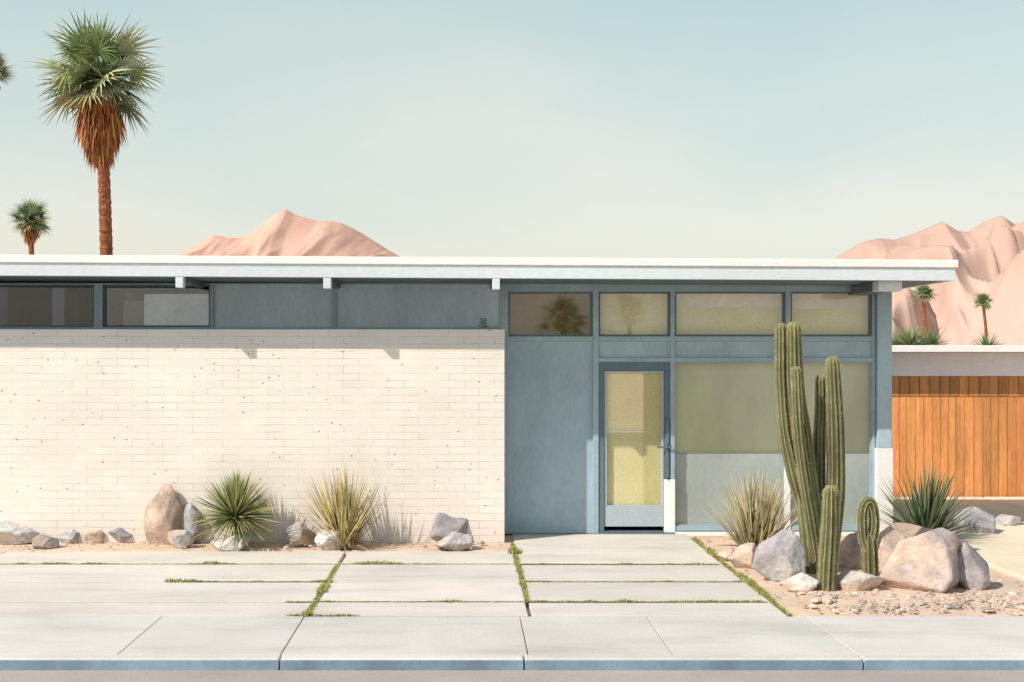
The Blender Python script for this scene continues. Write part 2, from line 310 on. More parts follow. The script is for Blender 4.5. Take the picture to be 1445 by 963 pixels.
def window(a,b,p,q,gm,backings,fw=0.022,fm='bluedark'):
    x0,x1,z0,z1=X(a)+0.001,X(b)-0.001,Z(q)+0.001,Z(p)-0.001
    mb=MB(); mb.box(x0,x0+fw,-0.035,0.03,z0,z1); mb.box(x1-fw,x1,-0.035,0.03,z0,z1)
    mb.box(x0+fw,x1-fw,-0.033,0.028,z0,z0+fw); mb.box(x0+fw,x1-fw,-0.033,0.028,z1-fw,z1)
    w=mk('window',mb,M[fm],H,bevel=0.002)
    mb=MB(); i=[mb.vert(t) for t in((x0+fw*.8,0,z0+fw*.8),(x1-fw*.8,0,z0+fw*.8),(x1-fw*.8,0,z1-fw*.8),(x0+fw*.8,0,z1-fw*.8))]; mb.face(*i)
    mk('glass',mb,M[gm],w)
    for (nm,ba,bb,bp_,bq,m,yy) in backings:
        mb=MB(); xa,xb=X(ba),X(bb); za,zb=Z(bq),Z(bp_)
        i=[mb.vert(t) for t in((xa,yy,za),(xb,yy,za),(xb,yy,zb),(xa,yy,zb))]; mb.face(*i)
        mk(nm,mb,M[m],w)
    return w
window(717,836,412,475,'glass',[('pane_backing',716,837,410,477,'brown',0.06)])
window(844,945,412,475,'glass',[('pane_backing',843,946,410,477,'olive2',0.06)])
window(951,1107,412,475,'glass',[('pane_backing',950,1108,410,434,'cream',0.05),('pane_backing',950,1108,434,477,'olive2',0.06)])
window(1114,1229,412,475,'glass',[('pane_backing',1113,1230,410,436,'cream',0.05),('pane_backing',1113,1230,436,477,'olive2',0.06)])
window(951,1107,511,742,'glassbig',[('pane_backing',950,1108,509,641,'olive',0.08),('lit_pane_tone',950,1108,641,744,'litpane',0.05)],fw=0.012,fm='frame')  # upper sheet imitates reflections, lower sheet imitates sunlit glass
window(1114,1229,511,742,'glassbig',[('pane_backing',1113,1230,509,641,'olive',0.08),('lit_pane_tone',1113,1230,641,744,'litpane',0.05)],fw=0.012,fm='frame')
window(-160,-60,402,462,'glassdark',[])
window(-54,135,402,462,'glassdark',[('pane_backing',-54,6,404,463,'shade',0.12),('pane_backing',58,76,404,463,'slate',0.4)])
window(147,298,402,462,'glassmid',[('pane_backing',203,300,415,463,'slate',0.015),('pane_backing',168,198,424,463,'shade',0.2)])  # slate sheet imitates a reflection on this pane

mb=MB(); x0,x1=X(844),X(945); 
mb.box(x0,X(852),-0.045,0.04,0,Z(511)); mb.box(X(936.5),x1,-0.045,0.04,Z(676),Z(511)); mb.box(X(852),X(936.5),-0.043,0.038,Z(523),Z(511)-0.001)
mb.box(X(852),X(936.5),-0.042,0.038,0.002,0.035)
door_frame=mk('door_frame',mb,M['bluedark'],H,bevel=0.003)
mb=MB(); mb.box(X(936.5),X(944.3),-0.046,0.04,0,Z(676)-0.001); mk('jamb_sun_tone',mb,M['white'],door_frame,bevel=0.003)  # lower jamb coloured white to paint in sunlight
mb=MB(); a,b,c,d_=X(852)+0.004,X(936.5)-0.004,Z(747)+0.036,Z(523)-0.004
mb.box(a,X(856),-0.03,0.015,c,d_); mb.box(X(933),b,-0.03,0.015,c,d_); mb.box(X(856),X(933),-0.029,0.014,Z(526),d_-0.001); mb.box(X(856),X(933),-0.029,0.014,c,Z(713))
door=mk('door',mb,M['pale'],H,bevel=0.003)
mb=MB(); i=[mb.vert(t) for t in((X(856),-0.005,Z(713)),(X(933),-0.005,Z(713)),(X(933),-0.005,Z(526)),(X(856),-0.005,Z(526)))]; mb.face(*i); mk('glass',mb,M['glassdoor'],door)
def pl(nm,a,b,p,q,m,y,par):
    mb=MB(); i=[mb.vert(t) for t in((X(a),y,Z(q)),(X(b),y,Z(q)),(X(b),y,Z(p)),(X(a),y,Z(p)))]; mb.face(*i); return mk(nm,mb,M[m],par)
pl('curtain',854,909.5,525,609,'yellowpale',0.03,door); pl('curtain',854,909.5,610.8,714,'yellow',0.032,door); pl('curtain',909,935,525,714,'yellow2',0.02,door); pl('door_bar',856,909,608.5,611,'white',0.015,door)
mb=MB(); mb.box(X(938),X(943),-0.075,-0.047,Z(674),Z(592)); mb.box(X(926),X(946),-0.10,-0.085,Z(632),Z(629)); mb.box(X(938),X(940.5),-0.085,-0.076,Z(636),Z(625))  # upright bar stands in for shade on the jamb; lever is real
mk('handle_and_jamb_shade',mb,M['bluedark'],door,bevel=0.003)
mb=MB()
def stroke(a,p,b,q,w=1.0):
    dx,dy=b-a,q-p; L=math.hypot(dx,dy); nxp,nyp=-dy/L*w/2,dx/L*w/2
    i=[mb.vert((X(u),-0.034,Z(v))) for u,v in((a+nxp,p+nyp),(b+nxp,q+nyp),(b-nxp,q-nyp),(a-nxp,p-nyp))]; mb.face(*i)
for s in ((677.5,450.3,686,450.3),(679.4,450.3,679.2,457.5),(679.2,457.5,676,459.6),(685.6,450.3,685.8,459.5),(681.6,452.8,681.6,459.5),(681.6,453,685.6,453),(681.6,456.2,685.6,456.2),(681.6,459.5,686,459.5),(675.5,461.8,689,461)): stroke(*s)
mk('painted_mark',mb,M['black'],H)

# ---------------------------------------------------------------- neighbouring garage
gd=18.6; gy=Yd(gd)
G=thing('garage',(X(1400,gd),gy,0),'low garage with cedar board doors and white flat roof','garage')
gx0,gx1=X(1200,gd),X(1900,gd)
mb=MB(); mb.box(gx0,gx1,gy+0.06,gy+6,-0.1,Z(498,gd)); mb.box(gx0,gx1,gy-0.01,gy+0.059,Z(531,gd),Z(498,gd)-0.001); mk('wall',mb,M['lav'],G,bevel=0.004)
mb=MB(); mb.box(gx0-0.1,gx1+0.2,Yd(18.22),gy+6.2,Z(497.5,18.22)+0.001,Z(487.5,18.22)); mk('roof',mb,M['cap'],G,bevel=0.01)
mb=MB(); x=gx0
while x<gx1:
    w=U(0.11,0.14); t=U(0.75,1.2); mb.box(x,x+w-0.008,gy+U(0,0.006),gy+0.05,0.04,Z(560,gd)-0.01,(t,t*U(.9,1.05),t)); x+=w
x=gx0
while x<gx1:
    w=U(0.14,0.17); t=U(0.5,0.75); mb.box(x,x+w-0.008,gy+0.012+U(0,0.006),gy+0.05,Z(560,gd),Z(531,gd)-0.002,(t,t,t)); x+=w  # upper boards toned darker, painting in the eave shadow
mk('garage_door',mb,M['wood'],G,bevel=0.003)

# ---------------------------------------------------------------- mountains
def interp(pts,x):
    if x<=pts[0][0]: return pts[0][1]
    for (a,b),(c,d) in zip(pts[:-1],pts[1:]):
        if x<=c:
            t=(x-a)/(c-a); return b+(d-b)*t
    return pts[-1][1]
def ridge(x,y,s,o=4):
    v=0; a=1; tot=0; f=1; w=1
    for k in range(o):
        n=max(0,1-abs(noise.noise(Vector((x*f,y*f,s+k*7.1))))*2.4)
        v+=n*a*w; tot+=a; w=min(1,n*1.8); a*=0.48; f*=2.0
    return v/tot
def mountain(pts,d,front,name,seed,c_lit,c_haze,amp,fx=0.02,fy=0.005,pw=1.2,fade=1.0):
    mb=MB(); nx,ny=400,140; pa,pb=pts[0][0],pts[-1][0]; ids={}
    for j in range(ny+1):
        v=j/ny
        dd=d-front+(front*1.35)*v; t=(dd-(d-front))/front
        for i in range(nx+1):
            px=pa+(pb-pa)*i/nx; xx=X(px,d); H_=max(0,(505-interp(pts,px))*d/F+2.2)
            if t<=1:
                k_=(1-t)
                wob=noise.noise(Vector((xx*0.01,dd*0.008,seed)))*60*k_
                H2=max(0,(505-interp(pts,px+wob*F/d))*d/F+2.2)
                f=t**pw
                w=min(1,k_*5)**fade*min(1,t*3)
                rg=ridge(xx*fx+k_*1.1+0.25*noise.noise(Vector((xx*.01,dd*.01,4))),k_*front*fy,seed)
                h=H2*f+ w*amp*(0.35+0.65*H_/80)*(rg-0.42)*1.5
                lim=2.2+(H_-2.2)*(dd/d)*(1-0.02*k_)
                if h>lim: h=lim
            else:
                h=H_*(1-(t-1)/0.35)
                if t<1.02: h+=0.3*noise.noise(Vector((xx*.2,1,1)))
            k=min(1,max(0,h/(H_+0.01)))
            c=tuple(c_haze[q]+(c_lit[q]-c_haze[q])*k for q in range(3))  # paler towards the foot, haze painted into the colour
            ids[i,j]=mb.vert((xx,Yd(dd),max(h,-1)-0.5),c)
    for j in range(ny):
        for i in range(nx): mb.face(ids[i,j],ids[i+1,j],ids[i+1,j+1],ids[i,j+1])
    o=mk(name,mb,M['mount'],smooth=True); struct(o)
Lp=[(60,520),(160,440),(225,378),(248,363),(262,353),(275,345),(292,335),(305,330),(322,334),(345,334),(358,326),(370,314),(385,304),(398,294),(405,293),(416,300),(430,304),(447,309),(465,310),(482,313),(498,320),(512,328),(530,339),(548,351),(566,362),(660,410),(820,520)]
Rp=[(1020,520),(1100,430),(1178,363),(1195,352),(1207,345),(1225,337),(1240,334),(1262,336),(1280,331),(1300,323),(1315,317),(1330,310),(1342,317),(1352,323),(1366,325),(1380,316),(1393,309),(1410,302),(1422,309),(1432,315),(1445,321),(1480,322),(1520,340),(1600,365),(1800,450),(1950,520)]
mountain(Lp,700,240,'mountain',3.1,(0.60,0.37,0.285),(0.62,0.42,0.335),14,fx=0.025,pw=1.15)
mountain(Rp,850,420,'mountain',8.4,(0.50,0.33,0.265),(0.55,0.40,0.335),48,fx=0.017,fy=0.006,pw=1.5)

# ---------------------------------------------------------------- plants
def blade(mb,p,dirv,L,w,cb,ct,droop=0.0,segs=4,up=Vector((0,0,1)),vee=0.25,wprof=None,ce=None):
    d=dirv.normalized(); side=d.cross(up)
    if side.length<0.05: side=d.cross(Vector((1,0,0)))
    side.normalize()
    if wprof is None: rot=U(-0.8,0.8)
    else: rot=0
    side=(Matrix.Rotation(rot,3,d)@side)
    nrm=side.cross(d)
    prev=None; pos=Vector(p); dd=d.copy()
    for k in range(segs+1):
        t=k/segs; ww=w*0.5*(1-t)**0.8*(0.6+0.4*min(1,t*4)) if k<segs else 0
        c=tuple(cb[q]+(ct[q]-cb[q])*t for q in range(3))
        if k<segs:
            c2=ce or c
            cur=[mb.vert(pos-side*ww,c2),mb.vert(pos-nrm*ww*vee*2,c),mb.vert(pos+side*ww,c2)]
        else: cur=[mb.vert(pos,c)]
        if prev:
            if len(cur)==3: mb.face(prev[0],prev[1],cur[1],cur[0]); mb.face(prev[1],prev[2],cur[2],cur[1])
            else: mb.face(prev[0],prev[1],cur[0]); mb.face(prev[1],prev[2],cur[0])
        prev=cur; pos=pos+dd*(L/segs); dd=(dd+Vector((0,0,-1))*droop/segs).normalized()
def rdir(emin,emax,bias=1.0):
    e=math.radians(emin+(emax-emin)*(R()**bias)); a=U(0,2*math.pi)
    return Vector((math.cos(e)*math.cos(a),math.cos(e)*math.sin(a),math.sin(e)))
def vary(c,s=0.25):
    g=U(1-s,1+s); return (c[0]*g*U(.93,1.07),c[1]*g,c[2]*g*U(.9,1.1))
def spiky(name,base,n,Lr,w,emin,emax,cols,zoff,label,cat,droop=0.1,bias=1.0,dead=0,group=None,spread=0.05,tilt=0.0,edge=None):
    mb=MB(); bx,by,bz=base
    for k in range(n):
        d=rdir(emin,emax,bias); d.x+=tilt
        cb,ct=random.choice(cols)
        start=Vector((bx,by,bz+zoff))+Vector((d.x,d.y,abs(d.z)*0.5))*0.05+Vector((U(-1,1)*spread,U(-1,1)*spread,0))
        low=1 if zoff>0.1 else 0.62+0.38*min(1,max(0,d.normalized().z))**1.2
        blade(mb,start,d,U(*Lr)*low,w*U(.7,1.2),vary(cb),vary(ct),droop*U(0,1.6),ce=vary(edge) if edge and R()<0.5 else None)
    for k in range(dead):
        d=rdir(-15,25); blade(mb,Vector((bx,by,bz+0.06)),d,U(Lr[0]*.5,Lr[1]*.6),w,vary((0.25,0.17,0.09)),vary((0.35,0.25,0.13)),0.3)
    n0=10; ring=[]
    for lv,(rr,zz) in enumerate(((0.07,-0.03),(0.075,0.03),(0.05,zoff+0.04))):
        ring.append([mb.vert((bx+rr*math.cos(6.283*q/n0),by+rr*math.sin(6.283*q/n0),bz+zz),(0.15,0.11,0.06)) for q in range(n0)])
    for a,b in zip(ring[:-1],ring[1:]):
        for q in range(n0): mb.face(a[q],a[(q+1)%n0],b[(q+1)%n0],b[q])
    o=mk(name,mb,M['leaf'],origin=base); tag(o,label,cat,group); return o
d=13.95
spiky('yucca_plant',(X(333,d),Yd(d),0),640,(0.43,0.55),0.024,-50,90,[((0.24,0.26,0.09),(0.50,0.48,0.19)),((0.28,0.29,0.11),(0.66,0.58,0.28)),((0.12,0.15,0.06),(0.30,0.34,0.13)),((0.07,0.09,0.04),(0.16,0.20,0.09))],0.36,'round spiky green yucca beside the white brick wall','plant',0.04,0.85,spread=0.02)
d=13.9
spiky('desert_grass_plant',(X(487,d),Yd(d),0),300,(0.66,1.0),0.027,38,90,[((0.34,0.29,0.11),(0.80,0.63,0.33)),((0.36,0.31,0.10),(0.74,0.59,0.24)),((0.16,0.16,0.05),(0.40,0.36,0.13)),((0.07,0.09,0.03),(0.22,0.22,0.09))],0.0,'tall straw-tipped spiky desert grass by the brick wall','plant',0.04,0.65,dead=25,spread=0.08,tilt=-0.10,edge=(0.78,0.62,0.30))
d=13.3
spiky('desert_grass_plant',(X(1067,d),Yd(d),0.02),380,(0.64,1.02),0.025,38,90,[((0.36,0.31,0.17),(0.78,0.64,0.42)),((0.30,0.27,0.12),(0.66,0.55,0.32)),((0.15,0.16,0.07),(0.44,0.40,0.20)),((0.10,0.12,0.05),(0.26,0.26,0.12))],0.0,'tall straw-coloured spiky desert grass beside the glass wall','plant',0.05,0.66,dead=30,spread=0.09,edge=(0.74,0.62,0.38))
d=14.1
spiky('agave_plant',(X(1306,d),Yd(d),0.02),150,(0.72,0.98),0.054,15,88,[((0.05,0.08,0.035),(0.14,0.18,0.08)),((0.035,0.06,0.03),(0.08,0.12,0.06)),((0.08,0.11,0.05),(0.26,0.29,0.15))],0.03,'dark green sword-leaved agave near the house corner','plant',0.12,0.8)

for (px,py,d,sz,n) in ((1285,492,26,1.0,120),(1312,490,27,0.9,100),(1268,490,27,0.7,80),(1392,496,30,0.9,110)):
    x=X(px,d); y=Yd(d); zt=Z(py,d)
    e=thing('yucca_tree',(x,y,0),'green spiky yucca behind the garage roof','plant','yuccas behind the garage')
    mb=MB(); n0=10; prev=None
    for k in range(9):
        z=-0.1+(zt+0.1)*k/8; rr=0.09+0.02*math.sin(k*2.1)
        cur=[mb.vert((x+rr*math.cos(6.283*q/n0),y+rr*math.sin(6.283*q/n0),z)) for q in range(n0)]
        if prev:
            for q in range(n0): mb.face(prev[q],prev[(q+1)%n0],cur[(q+1)%n0],cur[q])
        prev=cur
    mk('trunk',mb,M['trunk'],e,smooth=True)
    mb=MB()
    for k in range(n):
        dv=rdir(-10,80); blade(mb,Vector((x,y,zt)),dv,U(.4,.7)*sz,0.05,vary((0.11,0.16,0.06)),vary((0.24,0.30,0.13)),0.2)
    mk('crown',mb,M['leaf'],e)

def palm(px,py,d,Rc,label,nf=56,nl=22,lean_px=0,skirt=None,tr=0.16,group=None,base_xy=None,leafw=0.05,bright=1.0):
    if base_xy: x,y,zc=base_xy
    else: x,y,zc=X(px,d),Yd(d),Z(py,d)
    xb=x+lean_px*d/F
    e=thing('palm_tree',(xb,y,-0.1),label,'palm tree',group)
    c=Vector((x,y,zc))
    mb=MB(); n0=16; zt_=zc-0.25*Rc; nz=int(zc*12); prev=None
    for k in range(nz+1):
        t=k/nz; z=-0.15+(zt_+0.15)*t
        xx=xb+(x-xb)*(t**2.2)
        rr=tr*(1.18-0.25*t)*(1+0.05*math.sin(k*1.9)+0.06*(k%2))
        cur=[mb.vert((xx+rr*math.cos(6.283*q/n0)*(1+0.06*noise.noise(Vector((q,k*.5,1)))),y+rr*math.sin(6.283*q/n0),z)) for q in range(n0)]
        if prev:
            for q in range(n0): mb.face(prev[q],prev[(q+1)%n0],cur[(q+1)%n0],cur[q])
        prev=cur
    mk('trunk',mb,M['trunk'],e)
    mb=MB()
    def frond(ev,a,PL,LL,tone,droopk=1.0):
        er=math.radians(ev)
        d0=Vector((math.cos(er)*math.cos(a),math.cos(er)*math.sin(a),math.sin(er)))
        start=c+Vector((0,0,-0.12*Rc))
        hub=start+d0*PL+Vector((0,0,-0.08*PL*math.cos(er)))
        blade(mb,start,(hub-start),PL*1.02,0.05*Rc/1.7,(0.34,0.34,0.15),(0.30,0.34,0.15),0,2,wprof=1)
        df=(hub-start).normalized(); side=df.cross(Vector((0,0,1)))
        if side.length<.1: side=Vector((1,0,0))
        side.normalize(); side=Matrix.Rotation(U(-.9,.9),3,df)@side; nr=side.cross(df)
        for k in range(nl):
            th=math.radians(-105+210*k/(nl-1)); fold=0.22*abs(math.sin(th))
            dl=(df*math.cos(th)+side*math.sin(th)-nr*fold*0.6+Vector((U(-.04,.04),U(-.04,.04),U(-.04,.04))))
            ll=LL*(0.66+0.34*math.cos(th))*U(.85,1.12)
            blade(mb,hub,dl,ll,leafw*Rc/1.7*1.3,vary(tone,.2),vary(tuple(q*1.45 for q in tone),.2),0.4*droopk*U(.4,1.6),3,up=nr,wprof=1,vee=0.15)
    B=bright
    for i in range(nf):
        ev=-40+126*((i+0.5)/nf)**0.95+U(-8,8)
        a=i*2.39996+U(-.3,.3)
        young=max(0,(ev-55)/35)
        tone=random.choice([(0.07,0.11,0.045),(0.14,0.19,0.075),(0.22,0.27,0.12),(0.30,0.33,0.17)])
        if 5<ev<50 and R()<0.3: tone=(0.34,0.40,0.32)
        if ev<-20: tone=random.choice([(0.24,0.23,0.11),(0.15,0.17,0.08)])
        tone=tuple(q*B for q in tone)
        k=U(0.9,1.14)
        frond(ev,a,Rc*U(0.40,0.54)*(1-0.12*young)*k,Rc*U(0.52,0.66)*k,tone)
    for i in range(int(nf*0.6)):
        tone=random.choice([(0.05,0.08,0.035),(0.08,0.12,0.05),(0.13,0.17,0.07),(0.30,0.36,0.28)])
        frond(U(-45,80),i*2.4+1,Rc*U(0.04,0.26),Rc*U(0.36,0.5),tuple(q*B for q in tone))
    mk('crown',mb,M['leaf'],e)
    if skirt:
        zt,zb,rmax,n=skirt
        mb=MB()
        for k in range(n):
            t=R(); z=zt+(zb-zt)*t*0.78; a=U(0,6.283)
            prof=(0.30+0.70*math.sin(math.pi*min(1,(t*0.78+0.05)/1.15))**0.9)*(1 if t<0.55 else 1-(t-0.55)*1.1)
            r=rmax*prof*U(0.6,1.0)
            xo=x+(xb-x)*max(0,(zt-z)/(zt+1))*0.6
            p=Vector((xo+r*math.cos(a),y+r*math.sin(a),z))
            out=0.24 if t<0.6 else 0.0
            dv=Vector((math.cos(a)*out,math.sin(a)*out,-1))+Vector((U(-.12,.12),U(-.12,.12),0))
            cc=random.choice([(0.48,0.17,0.05),(0.58,0.25,0.08),(0.32,0.11,0.035),(0.62,0.32,0.12),(0.16,0.065,0.03)])
            blade(mb,p,dv,(zt-zb)*U(.18,.34),0.06*rmax/0.6,vary(cc),vary(cc),-0.05 if t<.5 else 0.1,3)
        n0=14; prev=None
        for k in range(13):
            t=k/12; z=zt+(zb-zt)*t; prof=(0.32+0.68*math.sin(math.pi*min(1,(t+0.05)/1.15))**0.9)*(1 if t<0.6 else max(0.4,1-(t-0.6)*1.3))
            rr=rmax*0.70*prof
            cur=[mb.vert((x+(xb-x)*0.1+rr*math.cos(6.283*q/n0),y+rr*math.sin(6.283*q/n0),z),(0.14,0.055,0.022)) for q in range(n0)]
            if prev:
                for q in range(n0): mb.face(prev[q],prev[(q+1)%n0],cur[(q+1)%n0],cur[q])
            prev=cur
        mk('dead_frond_skirt',mb,M['leaf'],e)
    return e
d=34
palm(141,98,d,1.78,'tall fan palm with shaggy brown skirt behind the house',nf=56,nl=20,lean_px=12,skirt=(Z(120,d),Z(238,d),0.66,1200),tr=0.165,leafw=0.07,bright=1.15)
d=90
palm(43,307,d,1.75,'small distant fan palm rising behind the flat roof',nf=44,nl=14,lean_px=4,skirt=(Z(314,d),Z(347,d),0.72,300),tr=0.2,leafw=.08,bright=1.1)
d=75
palm(-11,96,d,1.46,'tall fan palm with its crown against the sky',nf=42,nl=16,lean_px=0,skirt=(Z(112,d),Z(135,d),0.5,250),tr=0.17,leafw=.07)
d=100
palm(1302,412,d,1.25,'fan palm with slim trunk behind the garage',nf=36,nl=14,lean_px=6,tr=0.15,leafw=0.085,bright=1.2)
d=130
palm(1387,425,d,1.25,'small distant fan palm behind the garage',nf=36,nl=14,lean_px=7,tr=0.15,leafw=0.085,bright=1.2)
palm(0,0,0,1.15,'short fan palm across the street mirrored in the window',nf=30,nl=14,base_xy=(8.35,-45,4.5),tr=0.13,group='palms across the street')
palm(0,0,0,1.5,'short fan palm across the street mirrored in the window',nf=34,nl=14,base_xy=(4.95,-45,4.25),tr=0.13,group='palms across the street')

# ---------------------------------------------------------------- cacti
def catmull(P,n):
    out=[]
    Q=[P[0]+(P[0]-P[1])]+P+[P[-1]+(P[-1]-P[-2])]
    for i in range(1,len(Q)-2):
        for k in range(n):
            t=k/n; a,b,c,d=Q[i-1],Q[i],Q[i+1],Q[i+2]
            out.append(0.5*((2*b)+(c-a)*t+(2*a-5*b+4*c-d)*t*t+(3*b-a-3*c+d)*t*t*t))
    out.append(P[-1]); return out
def stem(pts,rad,ribs=11,seed=0):
    P=[Vector((p.x,p.y,p.z)) for p in pts]; path=catmull(P,14)
    rr=[]; m=len(P)-1
    for i in range(len(path)):
        t=i/14; k=min(int(t),m-1); f=t-k; rr.append(rad[k]+(rad[k+1]-rad[k])*f)
    tip=path[-1]; dirv=(path[-1]-path[-2]).normalized(); r0=rr[-1]
    pp=path[:]; 
    for k in range(1,8):
        a=k/7*math.pi/2; pp.append(tip+dirv*r0*1.3*math.sin(a)); rr.append(max(0.0015,r0*math.cos(a)))
    mb=MB(); n0=ribs*4; prev=None; ref=Vector((1,0,0)); L=len(pp); 
    side=ref
    for i,p in enumerate(pp):
        dv=(pp[min(i+1,L-1)]-pp[max(i-1,0)]).normalized()
        side=(side-dv*side.dot(dv)).normalized(); up=dv.cross(side)
        cur=[]
        h=i/L
        pinch=1+0.05*noise.noise(Vector((i*0.11,seed,2)))
        for q in range(n0):
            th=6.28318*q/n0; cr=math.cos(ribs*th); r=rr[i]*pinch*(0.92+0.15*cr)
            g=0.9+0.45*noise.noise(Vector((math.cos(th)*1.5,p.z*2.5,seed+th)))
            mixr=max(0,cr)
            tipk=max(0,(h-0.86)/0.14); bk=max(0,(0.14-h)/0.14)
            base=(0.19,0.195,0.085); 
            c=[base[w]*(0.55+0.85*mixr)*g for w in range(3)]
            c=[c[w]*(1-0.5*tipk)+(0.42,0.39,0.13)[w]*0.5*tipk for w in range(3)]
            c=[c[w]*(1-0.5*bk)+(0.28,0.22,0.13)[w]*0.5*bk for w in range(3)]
            cur.append(mb.vert(p+side*math.cos(th)*r+up*math.sin(th)*r,tuple(c)))
        if prev:
            for q in range(n0): mb.face(prev[q],prev[(q+1)%n0],cur[(q+1)%n0],cur[q])
        prev=cur
        if i<L-2:
            nsp=2
            for s in range(nsp):
                pf=p+(pp[min(i+1,L-1)]-p)*(s/nsp)
                for q in range(ribs):
                    th=6.28318*q/ribs; o=side*math.cos(th)+up*math.sin(th); b=pf+o*rr[i]*1.06
                    for z in range(3):
                        dd=(o*U(.5,1)+dv*U(-.8,.8)+side*U(-.5,.5)+up*U(-.5,.5)).normalized()*U(0.008,0.02)
                        sv=dd.cross(o); sv=(sv.normalized() if sv.length>1e-6 else side)*0.0018
                        cc=vary((0.60,0.52,0.32),.2)
                        mb.face(mb.vert(b-sv,cc),mb.vert(b+sv,cc),mb.vert(b+dd,cc))
    return mb
def PT(px,py,d,dd=0): return Vector((X(px,d),Yd(d)+dd,Z(py,d)))
d=12.15; s=d/F
bx=X(1152,d)
C=thing('saguaro_cactus',(bx,Yd(d),0),'tall cluster of ribbed green cactus columns among boulders','cactus')
def cs(pts,rads,dd,seed,ribs=11):
    P=[PT(a,b,d,q) for (a,b),q in zip(pts,dd)]
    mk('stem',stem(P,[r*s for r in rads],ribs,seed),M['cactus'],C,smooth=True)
cs([(1152,824),(1147,765),(1139,690),(1130,610),(1122,540),(1120,467)],[13,16,15.5,13.5,11.5,10],[0,0,0,0,0,0],1)
cs([(1138,725),(1121,670),(1109,610),(1105,550),(1104,500),(1104,465)],[9,10,9,8,7.8,7],[0.02,0,0.02,0.05,0.05,0.05],2,9)
cs([(1153,800),(1142,740),(1128,660),(1121,600),(1119,560),(1118,525)],[8,8.5,8,7,6.6,6],[-0.05,-0.10,-0.13,-0.14,-0.14,-0.13],3,9)
cs([(1163,824),(1173,760),(1180,690),(1179,610),(1177,560),(1175,515)],[12,13.5,12.5,11.5,10.5,9.2],[0.06,0.04,0.02,0,0,0],4)
cs([(1158,820),(1160,750),(1160,690),(1160,630),(1162,580),(1162,538)],[10,10.5,9.5,8.2,7.4,6.6],[0.10,0.12,0.12,0.1,0.1,0.1],5,9)
d2=11.25; 
C=thing('column_cactus',(X(1168,d2),Yd(d2),0),'short single ribbed cactus column on sandy soil','cactus'); d=d2; s=d/F
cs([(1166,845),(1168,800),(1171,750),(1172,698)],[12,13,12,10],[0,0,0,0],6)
d=12.0; s=d/F
C=thing('looped_cactus',(X(1228,d),Yd(d),0),'small ribbed cactus with looped arm beside boulders','cactus')
cs([(1229,820),(1228,795),(1227,765)],[9.5,11,9.5],[0,0,0],7,9)
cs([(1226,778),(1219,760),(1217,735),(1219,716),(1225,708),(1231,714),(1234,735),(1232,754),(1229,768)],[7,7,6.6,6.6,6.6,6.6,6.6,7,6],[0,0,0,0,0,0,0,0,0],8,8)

# ---------------------------------------------------------------- rocks
bm=bmesh.new(); bmesh.ops.create_icosphere(bm,subdivisions=5,radius=1)
bm.verts.ensure_lookup_table(); ICO=[v.co.copy() for v in bm.verts]; ICOF=[tuple(v.index for v in f.verts) for f in bm.faces]; bm.free()
def rock(x0,x1,yt,yb,c1,c2,seed,label,lean=0.0,deep=0.8,npl=15,peak=0,K=50):
    d=DG(yb); s=d/F; w=(x1-x0)*s; h=(yb-yt)*s; dep=w*deep
    rd=random.Random(seed); planes=[]
    for k in range(npl):   # evenly spread facet directions, jittered
        zz=1-2*(k+0.5)/npl; aa=k*2.39996+seed
        rr=math.sqrt(1-zz*zz); n=Vector((rr*math.cos(aa)+rd.gauss(0,.3),rr*math.sin(aa)+rd.gauss(0,.3),zz+rd.gauss(0,.24))).normalized()
        planes.append((n,rd.uniform(0.60,0.86)))
    V=[]
    for v in ICO:
        acc=math.exp(-K*1.12)
        for n,dd in planes:
            q=n.dot(v)
            if q>0.05: acc+=math.exp(-K*min(dd/q,3))
        r=-math.log(acc)/K
        p=v*r
        p+=v*(0.05*noise.noise(p*1.6+Vector((seed,0,0)))+0.022*noise.noise(p*5+Vector((seed,1,0)))+0.01*noise.noise(p*14))
        V.append(p)
    mn=[min(p[i] for p in V) for i in range(3)]; mx=[max(p[i] for p in V) for i in range(3)]
    cx=(x0+x1)/2; cX=X(cx,d); cy=Yd(d)+dep*0.42
    mb=MB()
    for p in V:
        u=[(p[i]-mn[i])/(mx[i]-mn[i]) for i in range(3)]
        k=u[2]
        tp=1-peak*k
        sp=1+0.12*max(0,0.3-k)
        xx=cX+((u[0]-0.5)*tp*sp+lean*(k-0.3))*w; yy=cy+(u[1]-0.5)*dep*tp*sp; zz=-0.25*h+k*h*1.25
        t=0.5+0.9*noise.noise(Vector((xx*3.1,yy*3,zz*4+seed)))+0.5*noise.noise(Vector((xx*9,yy*9,zz*12)))
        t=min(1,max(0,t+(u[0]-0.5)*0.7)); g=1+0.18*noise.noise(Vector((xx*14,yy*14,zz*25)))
        mb.vert((xx,yy,zz),tuple((c1[q]+(c2[q]-c1[q])*t)*g for q in range(3)))
    mb.f=ICOF[:]
    o=mk('boulder',mb,M['rock'],origin=(cX,cy,0),smooth=True); tag(o,label,'rock','desert boulders')
    return o
TAN=(0.54,0.42,0.33); GREY=(0.27,0.255,0.26); LIL=(0.36,0.33,0.335); PALE=(0.62,0.585,0.54); BRN=(0.36,0.27,0.21); PINK=(0.60,0.45,0.36); LG=(0.46,0.44,0.43)
rock(-35,53,736,769,PALE,LG,31,'flat pale grey boulder by the brick wall')
rock(39,80,757,774,BRN,GREY,2,'small brown stone by the brick wall')
rock(74,117,744,766,LG,GREY,3,'small grey stone by the brick wall')
rock(116,149,748,766,BRN,TAN,4,'small brown stone by the brick wall')
rock(147,186,740,766,LG,GREY,5,'small grey stone by the brick wall')
rock(187,272,686,770,TAN,BRN,52,'tall broad brown-grey boulder by the brick wall',lean=-0.02,peak=0.45,K=40)
